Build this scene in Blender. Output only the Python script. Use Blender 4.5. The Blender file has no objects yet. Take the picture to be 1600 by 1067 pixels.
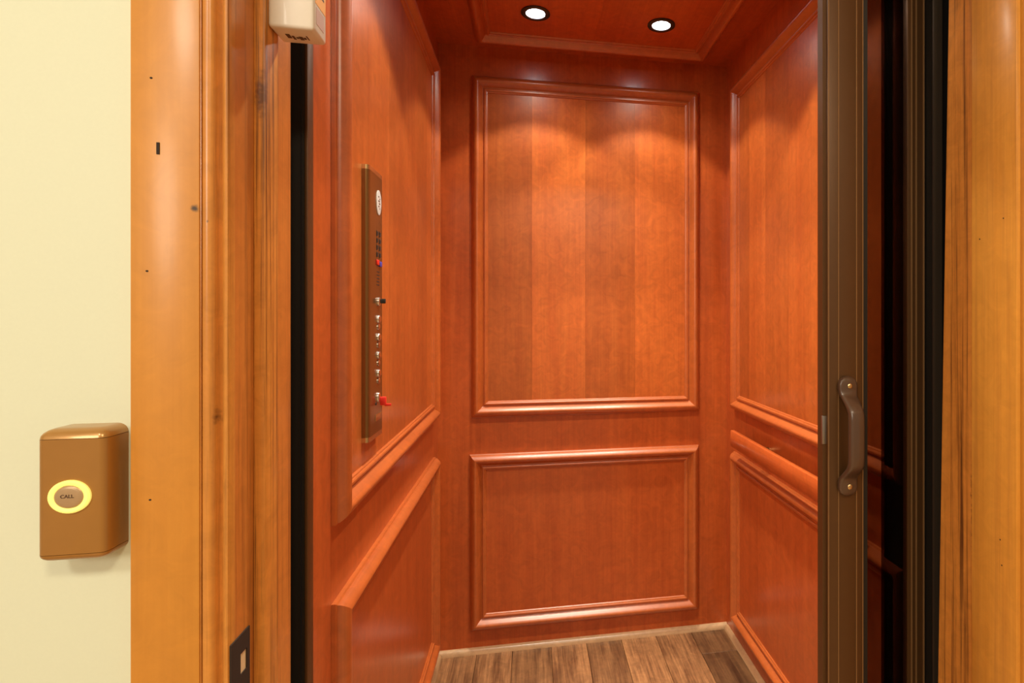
import bpy, bmesh, math, random
from mathutils import Vector, Matrix

random.seed(7)
scene = bpy.context.scene
COL = scene.collection

# ------------------------------------------------------------------ camera
cam_data = bpy.data.cameras.new('camera')
cam = bpy.data.objects.new('camera', cam_data)
COL.objects.link(cam)
cam.location = (0, 0, 1.2397)
cam.rotation_euler = (math.pi / 2, 0, -0.185)
cam_data.sensor_fit = 'HORIZONTAL'
cam_data.sensor_width = 36
cam_data.lens = 900.06 / 1600 * 36
cam_data.shift_x = -(998.42 - 800) / 1600
cam_data.shift_y = -(533.5 - 493.7) / 1600
cam_data.clip_start = 0.02
scene.camera = cam

# ------------------------------------------------------------------ world, lights, exposure
world = bpy.data.worlds.new('world')
scene.world = world
world.use_nodes = True
wb = world.node_tree.nodes['Background']
wb.inputs[0].default_value = (1.0, 0.72, 0.44, 1)
wb.inputs[1].default_value = 0.45

scene.view_settings.view_transform = 'Standard'
scene.view_settings.look = 'None'
scene.view_settings.gamma = 1
scene.view_settings.use_curve_mapping = False
scene.view_settings.exposure = 0.0


def area_light(name, loc, target, size, power, color):
    d = bpy.data.lights.new(name, 'AREA')
    d.shape = 'DISK'
    d.size = size
    d.energy = power
    d.color = color
    o = bpy.data.objects.new(name, d)
    COL.objects.link(o)
    o.location = loc
    o.rotation_euler = (Vector(target) - Vector(loc)).to_track_quat('-Z', 'Y').to_euler()
    return o


# hallway lights behind the camera: one lamp, then two added fills
area_light('hall_lamp_and_fill', (-1.95, -2.1, 2.1), (-0.5, 0.8, 1.2), 0.9, 32, (1.0, 0.89, 0.72))
area_light('hall_lamp_and_fill', (-0.95, -1.15, 2.68), (-0.95, -0.75, 0.0), 0.5, 23, (1.0, 0.92, 0.76))  # added unseen light that washes the hallway wall and casing
area_light('hall_lamp_and_fill', (0.45, -1.15, 2.68), (0.45, -0.95, 0.0), 0.5, 30, (1.0, 0.82, 0.56))  # added unseen fill for the jamb stop and the lower cab


def spot(name, loc, power, angle, blend):
    d = bpy.data.lights.new(name, 'SPOT')
    d.energy = power
    d.spot_size = math.radians(angle)
    d.spot_blend = blend
    d.shadow_soft_size = 0.03
    d.color = (1.0, 0.95, 0.78)
    o = bpy.data.objects.new(name, d)
    COL.objects.link(o)
    o.location = loc
    return o


LIGHT_SPOTS = [(0.014, 1.912), (0.435, 1.912), (0.014, 1.26), (0.435, 1.26)]
for lx, ly in LIGHT_SPOTS:
    k = 1.0 if ly > 1.5 else 1.45
    spot('downlight_light', (lx, ly, 2.222), 19 * k, 98, 0.18)       # main beam of the lamp
    spot('downlight_core', (lx, ly, 2.222), 34 * k, 66, 1.0)            # brighter middle of the beam
    spot('downlight_spill', (lx, ly, 2.222), 3.6, 140, 0.4)     # wider spill past the trim ring


# ------------------------------------------------------------------ materials
def new_mat(name):
    m = bpy.data.materials.new(name)
    m.use_nodes = True
    nt = m.node_tree
    return m, nt, nt.nodes['Principled BSDF']


def plain(name, col, rough=0.5, metal=0.0, coat=0.0, bump=0.0, bscale=200, var=0.06):
    m, nt, p = new_mat(name)
    p.inputs['Roughness'].default_value = rough
    p.inputs['Metallic'].default_value = metal
    p.inputs['Coat Weight'].default_value = coat
    n = nt.nodes.new('ShaderNodeTexNoise')
    n.inputs['Scale'].default_value = bscale
    n.inputs['Detail'].default_value = 3
    g = nt.nodes.new('ShaderNodeNewGeometry')
    nt.links.new(g.outputs['Position'], n.inputs['Vector'])
    mr = nt.nodes.new('ShaderNodeMapRange')
    mr.inputs['To Min'].default_value = 1 - var
    mr.inputs['To Max'].default_value = 1 + var
    nt.links.new(n.outputs['Fac'], mr.inputs['Value'])
    mx = nt.nodes.new('ShaderNodeVectorMath')
    mx.operation = 'SCALE'
    mx.inputs[0].default_value = col
    nt.links.new(mr.outputs['Result'], mx.inputs['Scale'])
    nt.links.new(mx.outputs['Vector'], p.inputs['Base Color'])
    if bump:
        b = nt.nodes.new('ShaderNodeBump')
        b.inputs['Strength'].default_value = bump
        b.inputs['Distance'].default_value = 0.001
        nt.links.new(n.outputs['Fac'], b.inputs['Height'])
        nt.links.new(b.outputs['Normal'], p.inputs['Normal'])
    return m


def wood(name, dark, light, axis='z', rough=0.3, coat=0.35, grain=1.0, figure=0.14, streak=None,
         streak_amt=0.0, along=1.1, across=22.0, knots=(), bump=0.05, coat_rough=0.2, streak_scale=85):
    """procedural timber; grain runs along `axis`; object colour (grey) sets the tone of a piece"""
    m, nt, p = new_mat(name)
    N, L = nt.nodes, nt.links
    p.inputs['Roughness'].default_value = rough
    p.inputs['Coat Weight'].default_value = coat
    p.inputs['Coat Roughness'].default_value = coat_rough
    geo = N.new('ShaderNodeNewGeometry')
    oi = N.new('ShaderNodeObjectInfo')
    off = N.new('ShaderNodeVectorMath'); off.operation = 'SCALE'; off.inputs['Scale'].default_value = 13.7
    L.new(oi.outputs['Color'], off.inputs[0])
    add = N.new('ShaderNodeVectorMath'); add.operation = 'ADD'
    L.new(geo.outputs['Position'], add.inputs[0]); L.new(off.outputs[0], add.inputs[1])
    mp = N.new('ShaderNodeMapping')
    sc = [across] * 3
    sc['xyz'.index(axis)] = along
    mp.inputs['Scale'].default_value = sc
    L.new(add.outputs[0], mp.inputs['Vector'])
    n1 = N.new('ShaderNodeTexNoise')
    n1.inputs['Scale'].default_value = 1.0; n1.inputs['Detail'].default_value = 6
    n1.inputs['Roughness'].default_value = 0.6; n1.inputs['Distortion'].default_value = 0.6
    L.new(mp.outputs[0], n1.inputs['Vector'])
    mp2 = N.new('ShaderNodeMapping')
    sc2 = [across * 9] * 3
    sc2['xyz'.index(axis)] = along * 3.5
    mp2.inputs['Scale'].default_value = sc2
    L.new(add.outputs[0], mp2.inputs['Vector'])
    n2 = N.new('ShaderNodeTexNoise')
    n2.inputs['Scale'].default_value = 1.0; n2.inputs['Detail'].default_value = 4
    L.new(mp2.outputs[0], n2.inputs['Vector'])
    ramp = N.new('ShaderNodeValToRGB')
    ramp.color_ramp.elements[0].position = 0.5 - 0.26 / grain
    ramp.color_ramp.elements[1].position = 0.5 + 0.26 / grain
    ramp.color_ramp.elements[0].color = (*dark, 1)
    ramp.color_ramp.elements[1].color = (*light, 1)
    mixf = N.new('ShaderNodeMix'); mixf.data_type = 'FLOAT'
    mixf.inputs[0].default_value = 0.35
    L.new(n1.outputs['Fac'], mixf.inputs[2]); L.new(n2.outputs['Fac'], mixf.inputs[3])
    L.new(mixf.outputs[0], ramp.inputs['Fac'])
    # mottled figure
    n3 = N.new('ShaderNodeTexNoise')
    n3.inputs['Scale'].default_value = 26; n3.inputs['Detail'].default_value = 5
    n3.inputs['Roughness'].default_value = 0.65; n3.inputs['Distortion'].default_value = 1.2
    L.new(add.outputs[0], n3.inputs['Vector'])
    mr = N.new('ShaderNodeMapRange')
    mr.inputs['From Min'].default_value = 0.3; mr.inputs['From Max'].default_value = 0.7
    mr.inputs['To Min'].default_value = 1 - figure; mr.inputs['To Max'].default_value = 1 + figure
    L.new(n3.outputs['Fac'], mr.inputs['Value'])
    # tone of the piece
    sep = N.new('ShaderNodeSeparateColor'); L.new(oi.outputs['Color'], sep.inputs[0])
    mul = N.new('ShaderNodeMath'); mul.operation = 'MULTIPLY'
    L.new(sep.outputs[0], mul.inputs[0]); L.new(mr.outputs[0], mul.inputs[1])
    scl = N.new('ShaderNodeVectorMath'); scl.operation = 'SCALE'
    L.new(ramp.outputs['Color'], scl.inputs[0]); L.new(mul.outputs[0], scl.inputs['Scale'])
    out = scl.outputs[0]
    if streak is not None:
        mp3 = N.new('ShaderNodeMapping')
        s3 = [streak_scale] * 3
        s3['xyz'.index(axis)] = 1.6
        mp3.inputs['Scale'].default_value = s3
        L.new(geo.outputs['Position'], mp3.inputs['Vector'])
        n4 = N.new('ShaderNodeTexNoise'); n4.inputs['Scale'].default_value = 1; n4.inputs['Detail'].default_value = 5
        n4.inputs['Roughness'].default_value = 0.7
        L.new(mp3.outputs[0], n4.inputs['Vector'])
        r4 = N.new('ShaderNodeMapRange')
        r4.inputs['From Min'].default_value = 0.50; r4.inputs['From Max'].default_value = 0.66
        r4.inputs['To Max'].default_value = streak_amt
        L.new(n4.outputs['Fac'], r4.inputs['Value'])
        mc = N.new('ShaderNodeMix'); mc.data_type = 'RGBA'
        L.new(r4.outputs[0], mc.inputs[0]); L.new(out, mc.inputs[6])
        mc.inputs[7].default_value = (*streak, 1)
        out = mc.outputs[2]
    for (kx, ky, kz, sx, sz, kr, kc) in knots:
        sub = N.new('ShaderNodeVectorMath'); sub.operation = 'SUBTRACT'
        L.new(geo.outputs['Position'], sub.inputs[0]); sub.inputs[1].default_value = (kx, ky, kz)
        mm = N.new('ShaderNodeVectorMath'); mm.operation = 'MULTIPLY'
        L.new(sub.outputs[0], mm.inputs[0]); mm.inputs[1].default_value = (1 / sx, 1 / max(sx, .012), 1 / sz)
        nz = N.new('ShaderNodeTexNoise'); nz.inputs['Scale'].default_value = 160
        L.new(geo.outputs['Position'], nz.inputs['Vector'])
        ln = N.new('ShaderNodeVectorMath'); ln.operation = 'LENGTH'
        L.new(mm.outputs[0], ln.inputs[0])
        ad = N.new('ShaderNodeMath'); ad.operation = 'MULTIPLY_ADD'
        L.new(nz.outputs['Fac'], ad.inputs[0]); ad.inputs[1].default_value = 1.3
        L.new(ln.outputs['Value'], ad.inputs[2])
        rr = N.new('ShaderNodeMapRange')
        rr.inputs['From Min'].default_value = 0.9; rr.inputs['From Max'].default_value = 0.9 + kr
        rr.inputs['To Min'].default_value = 0.92; rr.inputs['To Max'].default_value = 0
        L.new(ad.outputs[0], rr.inputs['Value'])
        mk = N.new('ShaderNodeMix'); mk.data_type = 'RGBA'
        L.new(rr.outputs[0], mk.inputs[0]); L.new(out, mk.inputs[6]); mk.inputs[7].default_value = (*kc, 1)
        out = mk.outputs[2]
    L.new(out, p.inputs['Base Color'])
    if bump:
        b = N.new('ShaderNodeBump'); b.inputs['Strength'].default_value = bump; b.inputs['Distance'].default_value = 0.002
        L.new(mixf.outputs[0], b.inputs['Height']); L.new(b.outputs['Normal'], p.inputs['Normal'])
    return m


CH_D, CH_L = (0.385, 0.063, 0.0125), (0.575, 0.124, 0.024)
LEAF = {a: wood('cherry_veneer_' + a, (0.365, 0.069, 0.013), (0.54, 0.142, 0.026), a, rough=0.32, coat=0.35, figure=0.16) for a in 'yz'}
MOULD = {a: wood('cherry_moulding_' + a, (0.38, 0.072, 0.014), (0.57, 0.145, 0.029), a, rough=0.36, coat=0.8, coat_rough=0.3) for a in 'xyz'}
CHERRY = {a: wood('cherry_' + a, CH_D, CH_L, a, rough=0.32, coat=0.35) for a in 'xyz'}
PN_D, PN_L = (0.56, 0.235, 0.060), (0.76, 0.40, 0.125)
PINE_CASING = wood('pine_casing', (0.56, 0.225, 0.028), (0.66, 0.29, 0.042), 'z', rough=0.42, coat=0.25, figure=0.06,
                   knots=[(-0.367, 0.72, 1.359, 0.0050, 0.0050, 0.8, (0.018, 0.012, 0.010))])
PINE_BEAD = wood('pine_bead', (0.50, 0.175, 0.028), (0.74, 0.33, 0.065), 'z', rough=0.35, coat=0.35, figure=0.12,
                 streak=(0.17, 0.055, 0.015), streak_amt=0.7,
                 knots=[(-0.345, 0.72, 1.128, 0.005, 0.012, 0.8, (0.10, 0.035, 0.012)),
                        (-0.354, 0.72, 1.345, 0.002, 0.003, 0.5, (0.06, 0.03, 0.02))])
PINE_JAMB = wood('pine_jamb', (0.50, 0.155, 0.027), (0.72, 0.275, 0.052), 'z', rough=0.36, coat=0.3, figure=0.12,
                 streak=(0.18, 0.055, 0.015), streak_amt=0.7,
                 knots=[(-0.326, 0.80, 1.512, 0.011, 0.026, 0.9, (0.17, 0.055, 0.018))])
PINE_RIGHT = wood('pine_right', (0.60, 0.245, 0.032), (0.80, 0.39, 0.064), 'z', rough=0.36, coat=0.3, figure=0.08,
                  streak=(0.40, 0.15, 0.035), streak_amt=0.35)
PINE_WORN = wood('pine_worn', (0.54, 0.19, 0.03), (0.74, 0.32, 0.06), 'z', rough=0.4, coat=0.2, figure=0.14,
                 streak=(0.10, 0.03, 0.009), streak_amt=1.0, streak_scale=120,
                 knots=[(0.702, 0.812, 0.93, 0.006, 0.16, 0.5, (0.10, 0.03, 0.01)), (-0.325, 0.78, 1.512, 0.010, 0.030, 0.8, (0.14, 0.045, 0.015))])
PLANK = wood('hickory_plank', (0.115, 0.046, 0.018), (0.40, 0.195, 0.080), 'y', rough=0.42, coat=0.15, figure=0.22,
             grain=1.8, along=2.6, across=26, streak=(0.075, 0.03, 0.012), streak_amt=0.45)
HALL_FLOOR = wood('hall_floor', (0.45, 0.27, 0.13), (0.62, 0.42, 0.22), 'x', rough=0.35, coat=0.2)
SHOE = wood('shoe_wood', (0.48, 0.28, 0.14), (0.62, 0.40, 0.22), 'x', rough=0.3, coat=0.3)
SHOE_Y = wood('shoe_wood_side', (0.42, 0.24, 0.12), (0.58, 0.36, 0.18), 'y', rough=0.35, coat=0.2)
CREAM = plain('cream_paint', (0.745, 0.81, 0.65), 0.6, bump=0.06, bscale=260, var=0.02)
CEIL_PAINT = plain('ceiling_paint', (0.82, 0.78, 0.68), 0.7, var=0.02)
BRONZE = plain('bronze_metal', (0.098, 0.043, 0.013), 0.42, 0.3, bscale=60)
BRONZE_EDGE = plain('bronze_edge', (0.28, 0.15, 0.06), 0.35, 0.3, bscale=60)
BRONZE_PAINT = plain('handle_brown', (0.085, 0.045, 0.027), 0.30, 0.0, coat=0.3, bscale=90)
BLACK = plain('black_rubber', (0.008, 0.007, 0.006), 0.5)
SEAL = plain('dark_seal', (0.028, 0.020, 0.013), 0.5)
SHAFT = plain('shaft_dark', (0.010, 0.008, 0.006), 0.8)
GREY = plain('grey_steel', (0.35, 0.33, 0.31), 0.3, 0.9)
CHROME = plain('chrome', (0.72, 0.72, 0.74), 0.12, 1.0, var=0.02)
BRASS = plain('antique_brass', (0.25, 0.125, 0.040), 0.26, 0.75, bscale=40)
BRASS_LT = plain('polished_brass', (0.62, 0.42, 0.20), 0.25, 0.9)
CALLBOX = plain('call_station_brass', (0.38, 0.18, 0.037), 0.36, 0.2, coat=0.3, bscale=50)
CALLCAP = plain('call_station_cap', (0.46, 0.24, 0.065), 0.28, 0.3, coat=0.3, bscale=50)
BUTTON = plain('button_bronze', (0.46, 0.31, 0.17), 0.35, 0.2)
WHITE = plain('white_plastic', (0.80, 0.76, 0.68), 0.35, coat=0.2, var=0.02)
INK = plain('dark_ink', (0.02, 0.018, 0.016), 0.5)
INK_BROWN = plain('brown_ink', (0.10, 0.05, 0.025), 0.6)
RED = plain('red_plastic', (0.75, 0.03, 0.02), 0.3)
BLUE = plain('blue_plastic', (0.04, 0.06, 0.42), 0.3)
ORANGE = plain('orange_label', (0.90, 0.42, 0.06), 0.5)
PINKISH = plain('pink_label', (0.56, 0.36, 0.30), 0.5)
LABEL_WHITE = plain('white_label', (0.55, 0.54, 0.53), 0.4)
POCKET = plain('pocket_tan', (0.70, 0.52, 0.30), 0.5)
HOLE = plain('hole_dark', (0.025, 0.012, 0.006), 0.8)
TRIMRING = plain('dark_trim_ring', (0.05, 0.05, 0.06), 0.25, 0.7)


def emissive(name, col, strength):
    m, nt, p = new_mat(name)
    p.inputs['Base Color'].default_value = (*col, 1)
    p.inputs['Emission Color'].default_value = (*col, 1)
    p.inputs['Emission Strength'].default_value = strength
    return m


LENS = emissive('lamp_lens', (0.93, 0.97, 1.0), 30)
GLOWRING = emissive('button_glow', (1.0, 0.86, 0.22), 0.55)


def smoked():
    m = bpy.data.materials.new('smoked_acrylic')
    m.use_nodes = True
    nt = m.node_tree
    nt.nodes.clear()
    o = nt.nodes.new('ShaderNodeOutputMaterial')
    t = nt.nodes.new('ShaderNodeBsdfTransparent'); t.inputs[0].default_value = (0.42, 0.37, 0.34, 1)
    g = nt.nodes.new('ShaderNodeBsdfGlossy'); g.inputs['Roughness'].default_value = 0.06
    g.inputs[0].default_value = (0.6, 0.6, 0.6, 1)
    mx = nt.nodes.new('ShaderNodeMixShader'); mx.inputs[0].default_value = 0.05
    nt.links.new(t.outputs[0], mx.inputs[1]); nt.links.new(g.outputs[0], mx.inputs[2])
    nt.links.new(mx.outputs[0], o.inputs[0])
    return m


SMOKED = smoked()


# ------------------------------------------------------------------ mesh helpers
ORIG = {}


def link_mesh(name, me, origin, mat, parent=None, tone=1.0):
    o = bpy.data.objects.new(name, me)
    COL.objects.link(o)
    ORIG[o] = Vector(origin)
    if parent is not None:
        o.parent = parent
        o.location = Vector(origin) - ORIG[parent]
    else:
        o.location = origin
    if mat is not None and not me.materials:
        me.materials.append(mat)
    o.color = (tone, tone, tone, 1)
    return o


def build(name, bm, mat, parent=None, tone=1.0, smooth=35):
    """world-space bmesh -> object whose origin is the base centre of its bounds"""
    bmesh.ops.recalc_face_normals(bm, faces=bm.faces[:])
    lo = Vector([min(v.co[i] for v in bm.verts) for i in range(3)])
    hi = Vector([max(v.co[i] for v in bm.verts) for i in range(3)])
    org = Vector(((lo.x + hi.x) / 2, (lo.y + hi.y) / 2, lo.z))
    for v in bm.verts:
        v.co -= org
    me = bpy.data.meshes.new(name)
    bm.to_mesh(me)
    bm.free()
    if smooth:
        for p in me.polygons:
            p.use_smooth = True
        me.set_sharp_from_angle(angle=math.radians(smooth))
    return link_mesh(name, me, org, mat, parent, tone)


def empty(name, loc):
    o = bpy.data.objects.new(name, None)
    COL.objects.link(o)
    o.empty_display_size = 0.05
    o.location = loc
    ORIG[o] = Vector(loc)
    return o


def tag(o, label, cat, group=None, kind=None):
    o['label'] = label
    o['category'] = cat
    if group:
        o['group'] = group
    if kind:
        o['kind'] = kind
    return o


def bm_box(x0, x1, y0, y1, z0, z1, bevel=0.0, segs=2, bm=None):
    b = bmesh.new()
    vs = [b.verts.new((x, y, z)) for x in (x0, x1) for y in (y0, y1) for z in (z0, z1)]
    for f in ((0, 1, 3, 2), (4, 6, 7, 5), (0, 4, 5, 1), (2, 3, 7, 6), (0, 2, 6, 4), (1, 5, 7, 3)):
        b.faces.new([vs[i] for i in f])
    bmesh.ops.recalc_face_normals(b, faces=b.faces[:])
    if bevel:
        bmesh.ops.bevel(b, geom=b.edges[:], offset=bevel, segments=segs, profile=0.5, affect='EDGES')
    if bm is None:
        return b
    me = bpy.data.meshes.new('tmp')
    b.to_mesh(me); b.free()
    bm.from_mesh(me)
    bpy.data.meshes.remove(me)
    return bm


def box(name, x0, x1, y0, y1, z0, z1, mat, parent=None, bevel=0.0, tone=1.0, segs=2):
    return build(name, bm_box(x0, x1, y0, y1, z0, z1, bevel, segs), mat, parent, tone)


def bm_prism(pts, axis, a, b):
    """closed polygon pts (2-D) extruded along axis between a and b"""
    bm = bmesh.new()

    def P(p, t):
        if axis == 'z':
            return (p[0], p[1], t)
        if axis == 'y':
            return (p[0], t, p[1])
        return (t, p[0], p[1])
    A = [bm.verts.new(P(p, a)) for p in pts]
    B = [bm.verts.new(P(p, b)) for p in pts]
    n = len(pts)
    for i in range(n):
        bm.faces.new((A[i], A[(i + 1) % n], B[(i + 1) % n], B[i]))
    bm.faces.new(A[::-1])
    bm.faces.new(B)
    return bm


def bm_disc(center, normal, r, h, seg=24, ry=None, dome=0.0, inner=0.0):
    """short cylinder / ring / dome standing on `center` along `normal`"""
    bm = bmesh.new()
    ry = ry or r
    n = Vector(normal).normalized()
    if abs(n.z) < 0.9:
        e1 = n.cross(Vector((0, 0, 1))).normalized(); e2 = Vector((0, 0, 1))
    else:
        e1 = Vector((1, 0, 0)); e2 = n.cross(e1)
    c = Vector(center)

    def ring(k, hh):
        return [bm.verts.new(c + e1 * (r * k * math.cos(2 * math.pi * i / seg)) + e2 * (ry * k * math.sin(2 * math.pi * i / seg)) + n * hh) for i in range(seg)]
    if inner:
        prof = [(inner, 0), (1, 0), (1, h * .6), (1 - (1 - inner) * .3, h), (inner + (1 - inner) * .3, h), (inner, h * .7)]
        R = [ring(k, hh) for k, hh in prof]
        for j in range(len(R)):
            a, b = R[j], R[(j + 1) % len(R)]
            for i in range(seg):
                bm.faces.new((a[i], a[(i + 1) % seg], b[(i + 1) % seg], b[i]))
        return bm
    prof = [(1, 0), (1, h * .75), (.93, h)]
    if dome:
        prof += [(.75, h + dome * .5), (.45, h + dome * .85), (.18, h + dome)]
    R = [ring(k, hh) for k, hh in prof]
    for a, b in zip(R, R[1:]):
        for i in range(seg):
            bm.faces.new((a[i], a[(i + 1) % seg], b[(i + 1) % seg], b[i]))
    bm.faces.new(R[0][::-1])
    bm.faces.new(R[-1])
    return bm


PROFILE = [(0, 0), (0, .007), (.003, .009), (.0035, .0125), (.006, .0165), (.010, .0215), (.014, .0250), (.018, .0270), (.022, .0270), (.025, .0255),
           (.029, .0215), (.033, .0165), (.0365, .0115), (.039, .0080), (.0420, .0065), (.0450, .0070), (.0452, .0105), (.0480, .0128), (.0515, .0128), (.0540, .0110), (.0545, .0085),
           (.0575, .0075), (.0595, .005), (.060, .0)]


def panel_frame(parent, O, e1, e2, n, a0, a1, b0, b1, mats, prof=PROFILE, tones=(1, 1, 1, 1), sides='btlr', name='panel_moulding'):
    """four mitred moulding lengths round the rectangle a0..a1 x b0..b1 of the plane O + a e1 + b e2"""
    O, e1, e2, n = Vector(O), Vector(e1), Vector(e2), Vector(n)

    def w(a, b, h):
        return O + e1 * a + e2 * b + n * h
    for k, s in enumerate('btlr'):
        if s not in sides:
            continue
        bm = bmesh.new()
        A, B = [], []
        for u, h in prof:
            if s == 'b':
                p, q = w(a0 + u, b0 + u, h), w(a1 - u, b0 + u, h)
            elif s == 't':
                p, q = w(a0 + u, b1 - u, h), w(a1 - u, b1 - u, h)
            elif s == 'l':
                p, q = w(a0 + u, b0 + u, h), w(a0 + u, b1 - u, h)
            else:
                p, q = w(a1 - u, b0 + u, h), w(a1 - u, b1 - u, h)
            A.append(bm.verts.new(p)); B.append(bm.verts.new(q))
        m = len(A)
        for i in range(m):
            bm.faces.new((A[i], A[(i + 1) % m], B[(i + 1) % m], B[i]))
        bm.faces.new(A[::-1]); bm.faces.new(B)
        build(name, bm, mats[0] if s in 'bt' else mats[1], parent, tones[k], smooth=28)


# ------------------------------------------------------------------ room constants (metres)
XL, XR = -0.334, 0.767          # cab side walls
YF, YB = 0.974, 2.197           # cab front edge, cab back wall
ZC = 2.233                      # cab ceiling
XM = (XL + XR) / 2
YH = 0.735                      # hallway wall face
YJ = 0.89                       # back of the door jamb

# ------------------------------------------------------------------ cab back wall
wall_back = tag(box('wall_back', XL - .03, XR + .03, YB, YB + .03, 0, ZC, CHERRY['z']),
                'cherry panelled back wall of the elevator cab', 'wall', kind='structure')
a0, a1 = -0.216, 0.652
up = box('wall_panel', a0 + .02, a1 - .02, YB - .0015, YB + .001, .885, 2.10, CHERRY['z'], wall_back)
edges = [a0 + .03, 0.003, 0.203, 0.394, a1 - .03]
for i, t in enumerate((0.88, 1.17, 0.98, 1.19)):
    box('veneer_leaf', edges[i] + .0002, edges[i + 1] - .0002, YB - .0035, YB - .0012, .89, 2.095, LEAF['z'], up, tone=t)
panel_frame(up, (0, YB, 0), (1, 0, 0), (0, 0, 1), (0, -1, 0), a0, a1, .866, 2.122, (MOULD['x'], MOULD['z']), tones=(1.05, .95, .98, .98))
low = box('wall_panel', a0 + .015, a1 - .02, YB - .0035, YB + .001, .10, .715, CHERRY['z'], wall_back, tone=.96)
panel_frame(low, (0, YB, 0), (1, 0, 0), (0, 0, 1), (0, -1, 0), -.222, .650, .084, .731, (MOULD['x'], MOULD['z']), tones=(1.05, 1.05, .98, .98))


# ------------------------------------------------------------------ cab side walls
def side_wall(name, X, n, label, ztop_low, tones):
    s = -n
    w = tag(box(name, *(sorted((X, X + s * .03))), YF, YB, 0, ZC, CHERRY['z']), label, 'wall', kind='structure')

    def slab(nm, y0, y1, z0, z1, d, par, tone=1.0, mat=CHERRY['z']):
        xs = sorted((X - s * d, X + s * .001))
        return box(nm, xs[0], xs[1], y0, y1, z0, z1, mat, par, tone=tone)
    y0, y1 = 1.058, 2.10
    u = slab('wall_panel', y0 + .02, y1 - .02, .90, 2.09, .0015, w)
    ed = [y0 + .03, 1.275, 1.45, 1.625, 1.80, 1.945, y1 - .03]
    for i in range(6):
        slab('veneer_leaf', ed[i] + .0002, ed[i + 1] - .0002, .905, 2.085, .0035, u, tones[i], LEAF['z'])
    panel_frame(u, (X, 0, 0), (0, 1, 0), (0, 0, 1), (n, 0, 0), y0, y1, .883, 2.111, (MOULD['y'], MOULD['z']), tones=(1.03, .95, 1, 1))
    lo = slab('wall_panel', y0 + .02, y1 - .02, .09, ztop_low - .02, .0035, w, .97)
    panel_frame(lo, (X, 0, 0), (0, 1, 0), (0, 0, 1), (n, 0, 0), y0, y1, .078, ztop_low, (MOULD['y'], MOULD['z']), tones=(1.03, 1.03, 1, 1))
    return w


wall_left = side_wall('wall_left', XL, 1, 'cherry panelled left wall of the elevator cab, behind the control panel', .749, (1.0, 1.04, .97, 1.06, .94, 1.1))
wall_right = side_wall('wall_right', XR, -1, 'cherry panelled right wall of the elevator cab, behind the handrail', .722, (1.05, 1.0, 1.08, .98, 1.12, .92))

# ------------------------------------------------------------------ cab ceiling
ceiling = tag(box('ceiling', XL - .03, XR + .03, YF, YB + .03, ZC, ZC + .03, CHERRY['y']),
              'dark red cherry ceiling of the elevator cab with a moulded frame', 'ceiling', kind='structure')
cp = box('ceiling_panel', -.16, .62, 1.12, 2.09, ZC - .0015, ZC + .001, CHERRY['y'], ceiling)
ce = [-.16, .05, .225, .41, .62]
for i, t in enumerate((.97, 1.04, .98, 1.03)):
    box('veneer_leaf', ce[i] + .0002, ce[i + 1] - .0002, 1.121, 2.089, ZC - .0035, ZC - .0012, CHERRY['y'], cp, tone=t)
panel_frame(cp, (0, 0, ZC), (1, 0, 0), (0, 1, 0), (0, 0, -1), -.198, .657, 1.06, 2.125, (MOULD['x'], MOULD['y']))

# ------------------------------------------------------------------ cab floor
floor = tag(box('floor', XL - .03, XR + .03, YF, YB + .03, -.04, -.012, SHAFT),
            'hardwood plank floor of the elevator cab', 'floor', kind='structure')
bounds = [XL, -.196, -.068, .073, .206, .339, .475, .616, XR]
ptone = [1.0, 1.08, .80, 1.15, .88, 1.2, 1.1, .60]
for i in range(8):
    cuts = [YB] + {0: [1.62], 1: [1.75, 1.2], 2: [1.45], 3: [1.72], 4: [1.30], 5: [1.66], 6: [1.5], 7: [2.035, 1.35]}[i] + [YF]
    for j in range(len(cuts) - 1):
        t = ptone[i] * (1 if j == 0 else random.uniform(.8, 1.15))
        box('plank', bounds[i] + .0006, bounds[i + 1] - .0006, cuts[j + 1] + .0006, cuts[j] - .0006, -.012, 0, PLANK, floor, bevel=.0012, tone=t, segs=1)


def quarter(r, sx, X0, other, k):
    pts = [(X0, 0), (X0 + sx * r, 0)]
    for i in range(1, 7):
        an = math.pi / 2 * i / 6
        pts.append((X0 + sx * r * (math.cos(an)), r * 1.15 * math.sin(an)))
    return pts


bb = build('baseboard_back', bm_prism(quarter(.017, -1, YB, 0, 0), 'x', XL + .001, XR - .001), SHOE)
tag(bb, 'pale wood shoe moulding along the foot of the back wall', 'baseboard', kind='structure')
bl = build('baseboard_left', bm_prism(quarter(.016, 1, XL, 0, 0), 'y', YF, YB - .017), SHOE_Y)
tag(bl, 'pale wood shoe moulding along the foot of the left wall', 'baseboard', kind='structure')
br = build('baseboard_right', bm_prism(quarter(.016, -1, XR, 0, 0), 'y', YF, YB - .017), SHOE_Y)
tag(br, 'pale wood shoe moulding along the foot of the right wall', 'baseboard', kind='structure')

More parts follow.
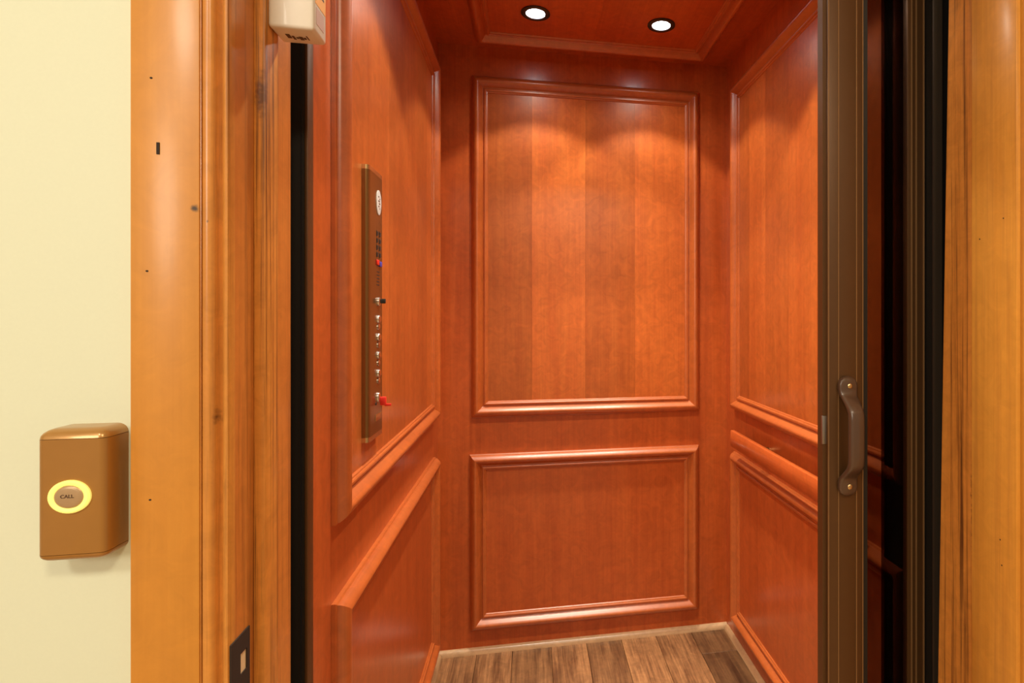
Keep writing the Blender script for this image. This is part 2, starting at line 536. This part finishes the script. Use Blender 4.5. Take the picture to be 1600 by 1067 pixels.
# ------------------------------------------------------------------ hallway
XJL, XJR = -0.334, 0.690
ZO = 2.12
hall = empty('wall_hall', (0.1, YH, 0))
tag(hall, 'cream painted hallway wall beside the elevator doorway', 'wall', kind='structure')
box('wall_section', -2.4, XJL - .02, YH, YJ, 0, 2.72, CREAM, hall)
box('wall_section', XJR + .034, 2.6, YH, YJ, 0, 2.72, CREAM, hall)
box('wall_section', XJL - .02, XJR + .034, YH, YJ, ZO + .03, 2.72, CREAM, hall)
tag(box('floor_hall', -2.4, 2.6, -3.4, YJ, -.06, 0, HALL_FLOOR), 'hardwood floor of the hallway', 'floor', kind='structure')
tag(box('ceiling_hall', -2.4, 2.6, -3.4, YJ, 2.72, 2.76, CEIL_PAINT), 'pale painted hallway ceiling', 'ceiling', kind='structure')
shaft = empty('wall_shaft', (0.2, 1.6, -.1))
tag(shaft, 'dark hoistway enclosure seen in the gap beside the cab', 'wall', kind='structure')
box('shaft_panel', -.62, -.60, YJ, 2.4, -.1, 2.8, SHAFT, shaft)
box('shaft_panel', 1.05, 1.07, YJ, 2.4, -.1, 2.8, SHAFT, shaft)
box('shaft_panel', -.62, 1.07, 2.4, 2.42, -.1, 2.8, SHAFT, shaft)
box('shaft_panel', -.62, 1.07, YJ, 2.42, 2.8, 2.82, SHAFT, shaft)
box('shaft_panel', -.62, 1.07, YJ, 2.42, -.12, -.1, SHAFT, shaft)
box('shaft_panel', -.62, XJL - .02, YJ, YJ + .004, -.1, 2.8, SHAFT, shaft)
box('shaft_panel', XJR + .034, 1.07, YJ, YJ + .004, -.1, 2.8, SHAFT, shaft)
box('shaft_panel', XJL - .02, XJR + .034, YJ, YJ + .004, ZO + .03, 2.8, SHAFT, shaft)

# ---- left casing and jamb
t1 = empty('trim_1', (-.38, .8, 0))
tag(t1, 'knotty pine door casing and jamb on the left of the elevator doorway', 'door frame', kind='structure')
box('casing_board', -.430, -.363, .720, YH, 0, ZO + .07, PINE_CASING, t1, bevel=.0008)
bead = [(-.363, YH), (-.363, .7215), (-.3618, .7215), (-.3616, .7265), (-.3602, .7265), (-.3600, .7205), (-.3575, .7185), (-.3535, .7180), (-.350, .7195),
        (-.3478, .7235), (-.3462, .7285), (-.3440, .7300), (-.3420, .7270), (-.3400, .7215), (-.3375, .7200), (-.3350, .7205), (-.334, .7220), (-.334, YH)]
build('casing_bead', bm_prism(bead, 'z', 0, ZO + .02), PINE_BEAD, t1, smooth=40)
box('jamb_board', XJL - .02, XJL, YH, YJ, 0, ZO, PINE_JAMB, t1, tone=.97)
box('jamb_stop', XJL, XJL + .012, .780, .820, 0, ZO - .03, PINE_WORN, t1, bevel=.0012, tone=1.05)
for hx, hz, r in ((-.410, 1.501, .0011), (-.414, 1.289, .0011), (-.411, 1.038, .0010)):
    build('nail_hole', bm_disc((hx, .7204, hz), (0, -1, 0), r * 1.3, .0008, 10, ry=r), HOLE, t1)
box('slot_hole', -.4047, -.4017, .7192, .7206, 1.4175, 1.4305, HOLE, t1)
# strike plate let into the jamb
spbm = bmesh.new()
ya, yb, za, zb = .7225, .7665, .765, .868
for (p, q, r_, s_) in ((ya, .744, za, zb), (.759, yb, za, zb), (.744, .759, .846, zb), (.744, .759, za, .822)):
    bm_box(XJL - .002, XJL + .0018, p, q, r_, s_, bm=spbm)
sp = build('strike_plate', spbm, HOLE, t1)
box('strike_pocket', XJL - .006, XJL + .0006, .744, .759, .822, .846, POCKET, sp)
build('screw_head', bm_disc((XJL + .0018, .737, .812), (1, 0, 0), .0045, .0012, 14), BRASS, sp)

# ---- right jamb
t2 = empty('trim_2', (.71, .8, 0))
tag(t2, 'weathered golden pine door jamb on the right of the elevator doorway', 'door frame', kind='structure')
box('jamb_board', .690, .724, .719, .805, 0, ZO, PINE_RIGHT, t2, bevel=.001)
bm = bm_box(.702, .724, .805, .89, 0, ZO)
for v in bm.verts:
    if v.co.y > .85:
        v.co.y = .9105 - .0225 * (v.co.z)      # its rear edge runs out of plumb
build('jamb_back_strip', bm, PINE_WORN, t2)
box('jamb_bead', .6985, .703, .805, .811, 0, ZO, PINE_RIGHT, t2, bevel=.0012)
box('casing_board', .6965, .80, .700, .719, 0, ZO + .07, PINE_RIGHT, t2, bevel=.001, tone=.93)
for hy, hz in ((.788, 1.36), (.742, 1.385), (.748, .905), (.745, .868)):
    build('nail_hole', bm_disc((.6902, hy, hz), (-1, 0, 0), .0011, .0006, 10), HOLE, t2)
box('edge_strip', .7055, .722, .9120, .9160, 0, ZO, SEAL, t2)

# ---- head of the frame
t3 = empty('trim_3', (.18, .8, ZO))
tag(t3, 'pine head jamb above the elevator doorway', 'door frame', kind='structure')
box('jamb_board', XJL - .02, XJR + .034, YH, YJ, ZO, ZO + .03, PINE_JAMB, t3)
box('casing_board', -.363, .6965, .7205, YH, ZO, ZO + .07, PINE_CASING, t3)

# ------------------------------------------------------------------ gate strike channel on the left
gc = empty('gate_channel', (-.345, .96, 0))
tag(gc, 'dark bronze upright gate channel between left pine jamb and cab wall', 'gate channel')
box('channel_body', -.365, -.3375, .950, .974, 0, 2.1, BLACK, gc)
box('channel_lip', -.3375, -.3330, .9505, .974, 0, 2.1, BRONZE, gc, bevel=.0008)
box('channel_seam', -.3425, -.3405, .9485, .9505, 0, 2.1, TRIMRING, gc)

# ------------------------------------------------------------------ folding gate on the right
g = empty('folding_gate', (.62, .97, 0))
tag(g, 'dark bronze folding gate with smoked panels gathered at the right of the cab', 'gate')
ZG = 2.1
post = box('gate_post', .5165, .5855, .942, .966, .005, ZG, BRONZE, g, bevel=.0008)
for rx in (.5178, .5368, .5718, .5842):
    box('ridge', rx - .0007, rx + .0007, .9405, .9425, .005, ZG, BRONZE_EDGE, post)
box('edge_channel', .5100, .5165, .948, .966, .005, ZG, BRONZE, g)
box('edge_seal', .5855, .5965, .946, .966, .005, ZG, BLACK, g)
box('latch_plate', .5085, .5165, .9462, .950, 1.012, 1.062, GREY, g, bevel=.0006)


def sheet(name, x0, y0, x1, y1, z0, z1, th, mat, parent):
    d = Vector((x1 - x0, y1 - y0, 0)).normalized()
    nn = Vector((-d.y, d.x, 0)) * th / 2
    pts = [(x0 + nn.x, y0 + nn.y), (x1 + nn.x, y1 + nn.y), (x1 - nn.x, y1 - nn.y), (x0 - nn.x, y0 - nn.y)]
    return build(name, bm_prism(pts, 'z', z0, z1), mat, parent)


sheet('smoked_panel', .5965, .954, .716, 1.002, .01, ZG, .003, SMOKED, g)
hp = box('hinge_post', .7145, .7515, .998, 1.012, .005, ZG, BRONZE, g, bevel=.0008)
for rx in (.7225, .7325, .7485):
    box('ridge', rx - .0012, rx + .0012, .9955, .9985, .005, ZG, BRONZE_EDGE, hp, bevel=.0004)
sheet('smoked_panel', .735, 1.014, .694, 1.052, .01, ZG, .003, SMOKED, g)
box('mounting_post', .7515, .797, .955, .9735, .005, ZG, BLACK, g)
box('mounting_post', .752, .7665, .9740, 1.13, .005, ZG, BLACK, g)


def make_handle():
    bm = bmesh.new()
    cx, y0 = .5515, .9405
    # (z, standoff of the back, half width, thickness)
    zt, zb = 1.133, .921
    secs = []
    half = [(0.000, 0, .003, .006), (.0025, 0, .010, .008), (.007, 0, .0155, .009), (.014, 0, .0180, .0095), (.022, 0, .0180, .0095), (.031, .0008, .0170, .0105),
            (.036, .004, .0155, .0125), (.045, .014, .0145, .0125), (.054, .0225, .0140, .0125), (.062, .0265, .0138, .0125), (.075, .0275, .0138, .0125)]
    for d, so, hw, th in half:
        secs.append((zt - d, so, hw, th))
    for d, so, hw, th in reversed(half):
        secs.append((zb + d, so, hw, th))
    rings = []
    for z, so, hw, th in secs:
        yb_, yf = y0 - so, y0 - so - th
        r = min(hw, th) * .45
        pts = []
        for (px, py, sx, sy) in ((cx - hw, yb_, 1, -1), (cx + hw, yb_, -1, -1), (cx + hw, yf, -1, 1), (cx - hw, yf, 1, 1)):
            rr = r if sy == 1 else r * .5
            ca, cb = (px + sx * rr, py), (px, py + sy * rr)
            k = ((px + sx * rr * .29), (py + sy * rr * .29))
            seq = [cb, k, ca] if (sx, sy) in ((1, -1), (-1, 1)) else [ca, k, cb]
            pts += seq
        rings.append([bm.verts.new((p[0], p[1], z)) for p in pts])
    for a, b in zip(rings, rings[1:]):
        m = len(a)
        for i in range(m):
            bm.faces.new((a[i], a[(i + 1) % m], b[(i + 1) % m], b[i]))
    bm.faces.new(rings[0]); bm.faces.new(rings[-1][::-1])
    return bm


hd = build('pull_handle', make_handle(), BRONZE_PAINT, g, smooth=60)
for z in (1.116, .938):
    s_ = build('screw', bm_disc((.5535, .9312, z), (0, -1, 0), .0048, .0012, 16, dome=.0012), BRASS_LT, hd)

# ------------------------------------------------------------------ handrail on the right wall
hr = empty('handrail', (XR - .03, 1.5, .76))
tag(hr, 'flat cherry wood handrail on the right cab wall between two panels', 'handrail')
rail = [(.7175, .7645), (.729, .7645), (.731, .7665), (.731, .8215), (.729, .8235), (.7180, .8235), (.7158, .8215), (.7155, .7665)]
build('rail', bm_prism(rail, 'y', 1.19, 2.006), CHERRY['y'], hr, tone=1.1, smooth=50)
for y in (1.785, 1.30):
    build('bracket', bm_disc((XR, y, .795), (-1, 0, 0), .013, .0362, 16), BRASS, hr)

# ------------------------------------------------------------------ control panel on the left wall
c = empty('control_panel', (-.325, 1.276, .988))
tag(c, 'tall narrow brass elevator control panel with chrome buttons on the left cab wall', 'control panel')
XB, XF = -.3305, -.316
y0, y1 = 1.222, 1.330
RC = .0085
prof = [(XB, y0)] + [(XF - RC + RC * math.sin(math.pi / 2 * i / 6), y0 + RC - RC * math.cos(math.pi / 2 * i / 6)) for i in range(7)]
prof += [(XF - RC + RC * math.cos(math.pi / 2 * i / 6), y1 - RC + RC * math.sin(math.pi / 2 * i / 6)) for i in range(7)] + [(XB, y1)]
build('panel_body', bm_prism(prof, 'z', .998, 1.532), BRASS, c, smooth=50)
prof2 = [(x, y) for x, y in prof]
build('end_cap', bm_prism(prof2, 'z', 1.5322, 1.541), BRASS_LT, c, smooth=50)
build('end_cap', bm_prism(prof2, 'z', .988, .9978), BRASS_LT, c, smooth=50)
YC = 1.293
X1 = XF
bd = build('logo_badge', bm_disc((X1, YC, 1.478), (1, 0, 0), .0185, .0015, 32, ry=.026), LABEL_WHITE, c)
bd['label'] = 'white oval maker badge'
for k, (dy, dz, w_, h_) in enumerate([(-.004, .012, .007, .0022), (.004, .008, .005, .0022), (-.002, .003, .011, .0026), (.002, -.002, .010, .0026), (-.003, -.008, .008, .0022), (.004, -.012, .004, .002)]):
    box('badge_mark', X1 + .0015, X1 + .0019, YC + dy - w_ / 2, YC + dy + w_ / 2, 1.478 + dz - h_ / 2, 1.478 + dz + h_ / 2, INK_BROWN, bd)


def slant(yc, zc, w_, h_, sk):
    pts = [(yc - w_ / 2, zc - h_ / 2 - sk), (yc + w_ / 2, zc - h_ / 2 + sk), (yc + w_ / 2, zc + h_ / 2 + sk), (yc - w_ / 2, zc + h_ / 2 - sk)]
    return bm_prism(pts, 'x', X1, X1 + .0005)


for r_ in range(4):
    for cc in range(2):
        build('printed_mark', slant(YC - .010 + cc * .021, 1.412 - r_ * .0147, .014, .0085, .0012), INK, c)
        build('printed_mark', slant(YC - .0145 + cc * .021, 1.412 - r_ * .0147, .003, .0125, .0), INK, c)
box('red_lens', X1, X1 + .003, YC - .019, YC - .003, 1.346, 1.357, RED, c, bevel=.001)['label'] = 'red indicator'
box('blue_lens', X1, X1 + .003, YC + .003, YC + .019, 1.344, 1.355, BLUE, c, bevel=.001)['label'] = 'blue indicator'
for k in range(5):
    box('speaker_slot', X1 - .0002, X1 + .0004, YC - .013, YC + .006, 1.331 - k * .0068, 1.3332 - k * .0068, INK, c)
ks = build('key_switch', bm_disc((X1, YC - .003, 1.270), (1, 0, 0), .0085, .004, 20, dome=.002, ry=.0095), CHROME, c)
box('key', X1 + .005, X1 + .015, YC - .0045, YC - .0015, 1.266, 1.276, INK, ks, bevel=.001)['label'] = 'black key'
for k in range(4):
    zz = 1.2295 - k * .0378
    b_ = build('floor_button', bm_disc((X1, YC - .004, zz + .004), (1, 0, 0), .0088, .0035, 20, dome=.003, ry=.0085), CHROME, c)
    build('button_lamp', bm_disc((X1, YC - .003, zz - .0125), (1, 0, 0), .0062, .002, 16, dome=.002, ry=.0065), CHROME, b_)
rs = build('stop_switch', bm_disc((X1, YC - .006, 1.070), (1, 0, 0), .0095, .004, 20, dome=.002, ry=.0105), CHROME, c)
bm = bm_box(X1 + .004, X1 + .016, YC - .006, YC + .001, 1.052, 1.070, bevel=.002)
bm_box(X1 + .012, X1 + .026, YC - .004, YC, 1.050, 1.0555, bevel=.0015, bm=bm)
build('toggle', bm, RED, rs)['label'] = 'red stop toggle'
build('keyhole', bm_disc((X1, YC - .020, 1.058), (1, 0, 0), .003, .001, 12), INK, c)
box('small_plate', X1, X1 + .0012, YC - .026, YC + .024, 1.022, 1.036, BRASS_LT, c, bevel=.0004)

# ------------------------------------------------------------------ ceiling downlights
for k, (lx, ly) in enumerate(LIGHT_SPOTS[:2]):
    d = empty('ceiling_downlight', (lx, ly, ZC - .003))
    tag(d, ['round recessed downlight in the cab ceiling, nearer the left wall', 'round recessed downlight in the cab ceiling, nearer the right wall'][k],
        'downlight', 'downlights in the cab ceiling')
    build('trim_ring', bm_disc((lx, ly, ZC - .0035), (0, 0, -1), .047, .005, 36, inner=.66), TRIMRING, d)
    build('lens', bm_disc((lx, ly, ZC - .0035), (0, 0, -1), .0305, .002, 32), LENS, d)

# ------------------------------------------------------------------ call station on the hallway wall
s = empty('call_station', (-.472, YH, .985))
tag(s, 'brass call box with a lit round button on the cream hallway wall', 'call box')
cx0, cx1 = -.5035, -.4405


def rounded(x0, x1, yf, yb, r):
    pts = [(x0, yb)]
    for i in range(6):
        an = math.pi / 2 * i / 5
        pts.append((x0 + r - r * math.cos(an), yf + r - r * math.sin(an)))
    for i in range(6):
        an = math.pi / 2 * i / 5
        pts.append((x1 - r + r * math.sin(an), yf + r - r * math.cos(an)))
    pts.append((x1, yb))
    return pts


build('housing', bm_prism(rounded(cx0, cx1, .700, YH, .007), 'z', .991, 1.111), CALLBOX, s, smooth=60)


def cap(z0, z1, mat):
    bm = bmesh.new()
    rings = []
    sg = 1 if z1 > z0 else -1
    h = abs(z1 - z0)
    for k in range(6):
        an = math.pi / 2 * k / 5
        ins = h * 1.1 * (1 - math.cos(an))
        rings.append([bm.verts.new((x, y, z0 + sg * h * math.sin(an))) for x, y in rounded(cx0 + ins, cx1 - ins, .700 + ins, YH, .007)])
    for a, b in zip(rings, rings[1:]):
        m = len(a)
        for i in range(m):
            bm.faces.new((a[i], a[(i + 1) % m], b[(i + 1) % m], b[i]))
    bm.faces.new(rings[0]); bm.faces.new(rings[-1])
    return build('end_cap', bm, mat, s, smooth=60)


cap(1.1115, 1.1215, CALLCAP)
cap(.9905, .9835, CALLBOX)
ring = build('lit_ring', bm_disc((-.4725, .700, 1.0515), (0, -1, 0), .0192, .0035, 40, ry=.0172, inner=.70), GLOWRING, s)
ring['label'] = 'glowing yellow ring'
bt = build('call_button', bm_disc((-.4725, .700, 1.0515), (0, -1, 0), .0132, .0032, 36, ry=.0117, dome=.0008), BUTTON, s)


def text_part(name, body, size, loc, rot, mat, parent, depth=.0002):
    cu = bpy.data.curves.new('txt', 'FONT')
    cu.body = body
    cu.size = size
    cu.align_x = 'CENTER'
    cu.align_y = 'CENTER'
    cu.extrude = depth
    o = bpy.data.objects.new('txt', cu)
    COL.objects.link(o)
    bpy.context.view_layer.update()
    me = bpy.data.meshes.new_from_object(o.evaluated_get(bpy.context.evaluated_depsgraph_get()))
    bpy.data.objects.remove(o)
    R = Matrix.Rotation(rot[2], 4, 'Z') @ Matrix.Rotation(rot[0], 4, 'X')
    me.transform(R)
    me.name = name
    me.materials.clear()
    return link_mesh(name, me, Vector(loc), mat, parent)


text_part('lettering', 'CALL', .0052, (-.4730, .6958, 1.0525), (math.pi / 2, 0, 0), INK_BROWN, bt)

# ------------------------------------------------------------------ white lock box at the head of the left jamb
w = empty('lock_cover_box', (-.296, .81, 1.600))
tag(w, 'white plastic lock cover box fixed high on the left pine jamb', 'lock box')
box('housing', -.322, -.2690, .788, .834, 1.600, 1.86, WHITE, w, bevel=.0045, segs=3)
lb = box('warning_label', -.2690, -.2686, .793, .829, 1.637, 1.70, ORANGE, w)
lb['label'] = 'orange warning label'
for k in range(3):
    z = 1.652 + k * .011
    build('label_line', bm_prism([(.797, z), (.823, z), (.823, z + .003), (.797, z + .003)], 'x', -.2686, -.2684), INK_BROWN, lb)
box('info_label', -.2690, -.2686, .796, .823, 1.612, 1.633, PINKISH, w)
for (x0, x1, y0_, y1_) in ((-.309, -.304, .806, .817), (-.303, -.300, .810, .820), (-.2985, -.2955, .813, .817), (-.2950, -.2905, .811, .820), (-.2898, -.2870, .813, .818), (-.2855, -.2840, .808, .819)):
    box('printed_mark', x0, x1, y0_, y1_, 1.5996, 1.6002, INK_BROWN, w)
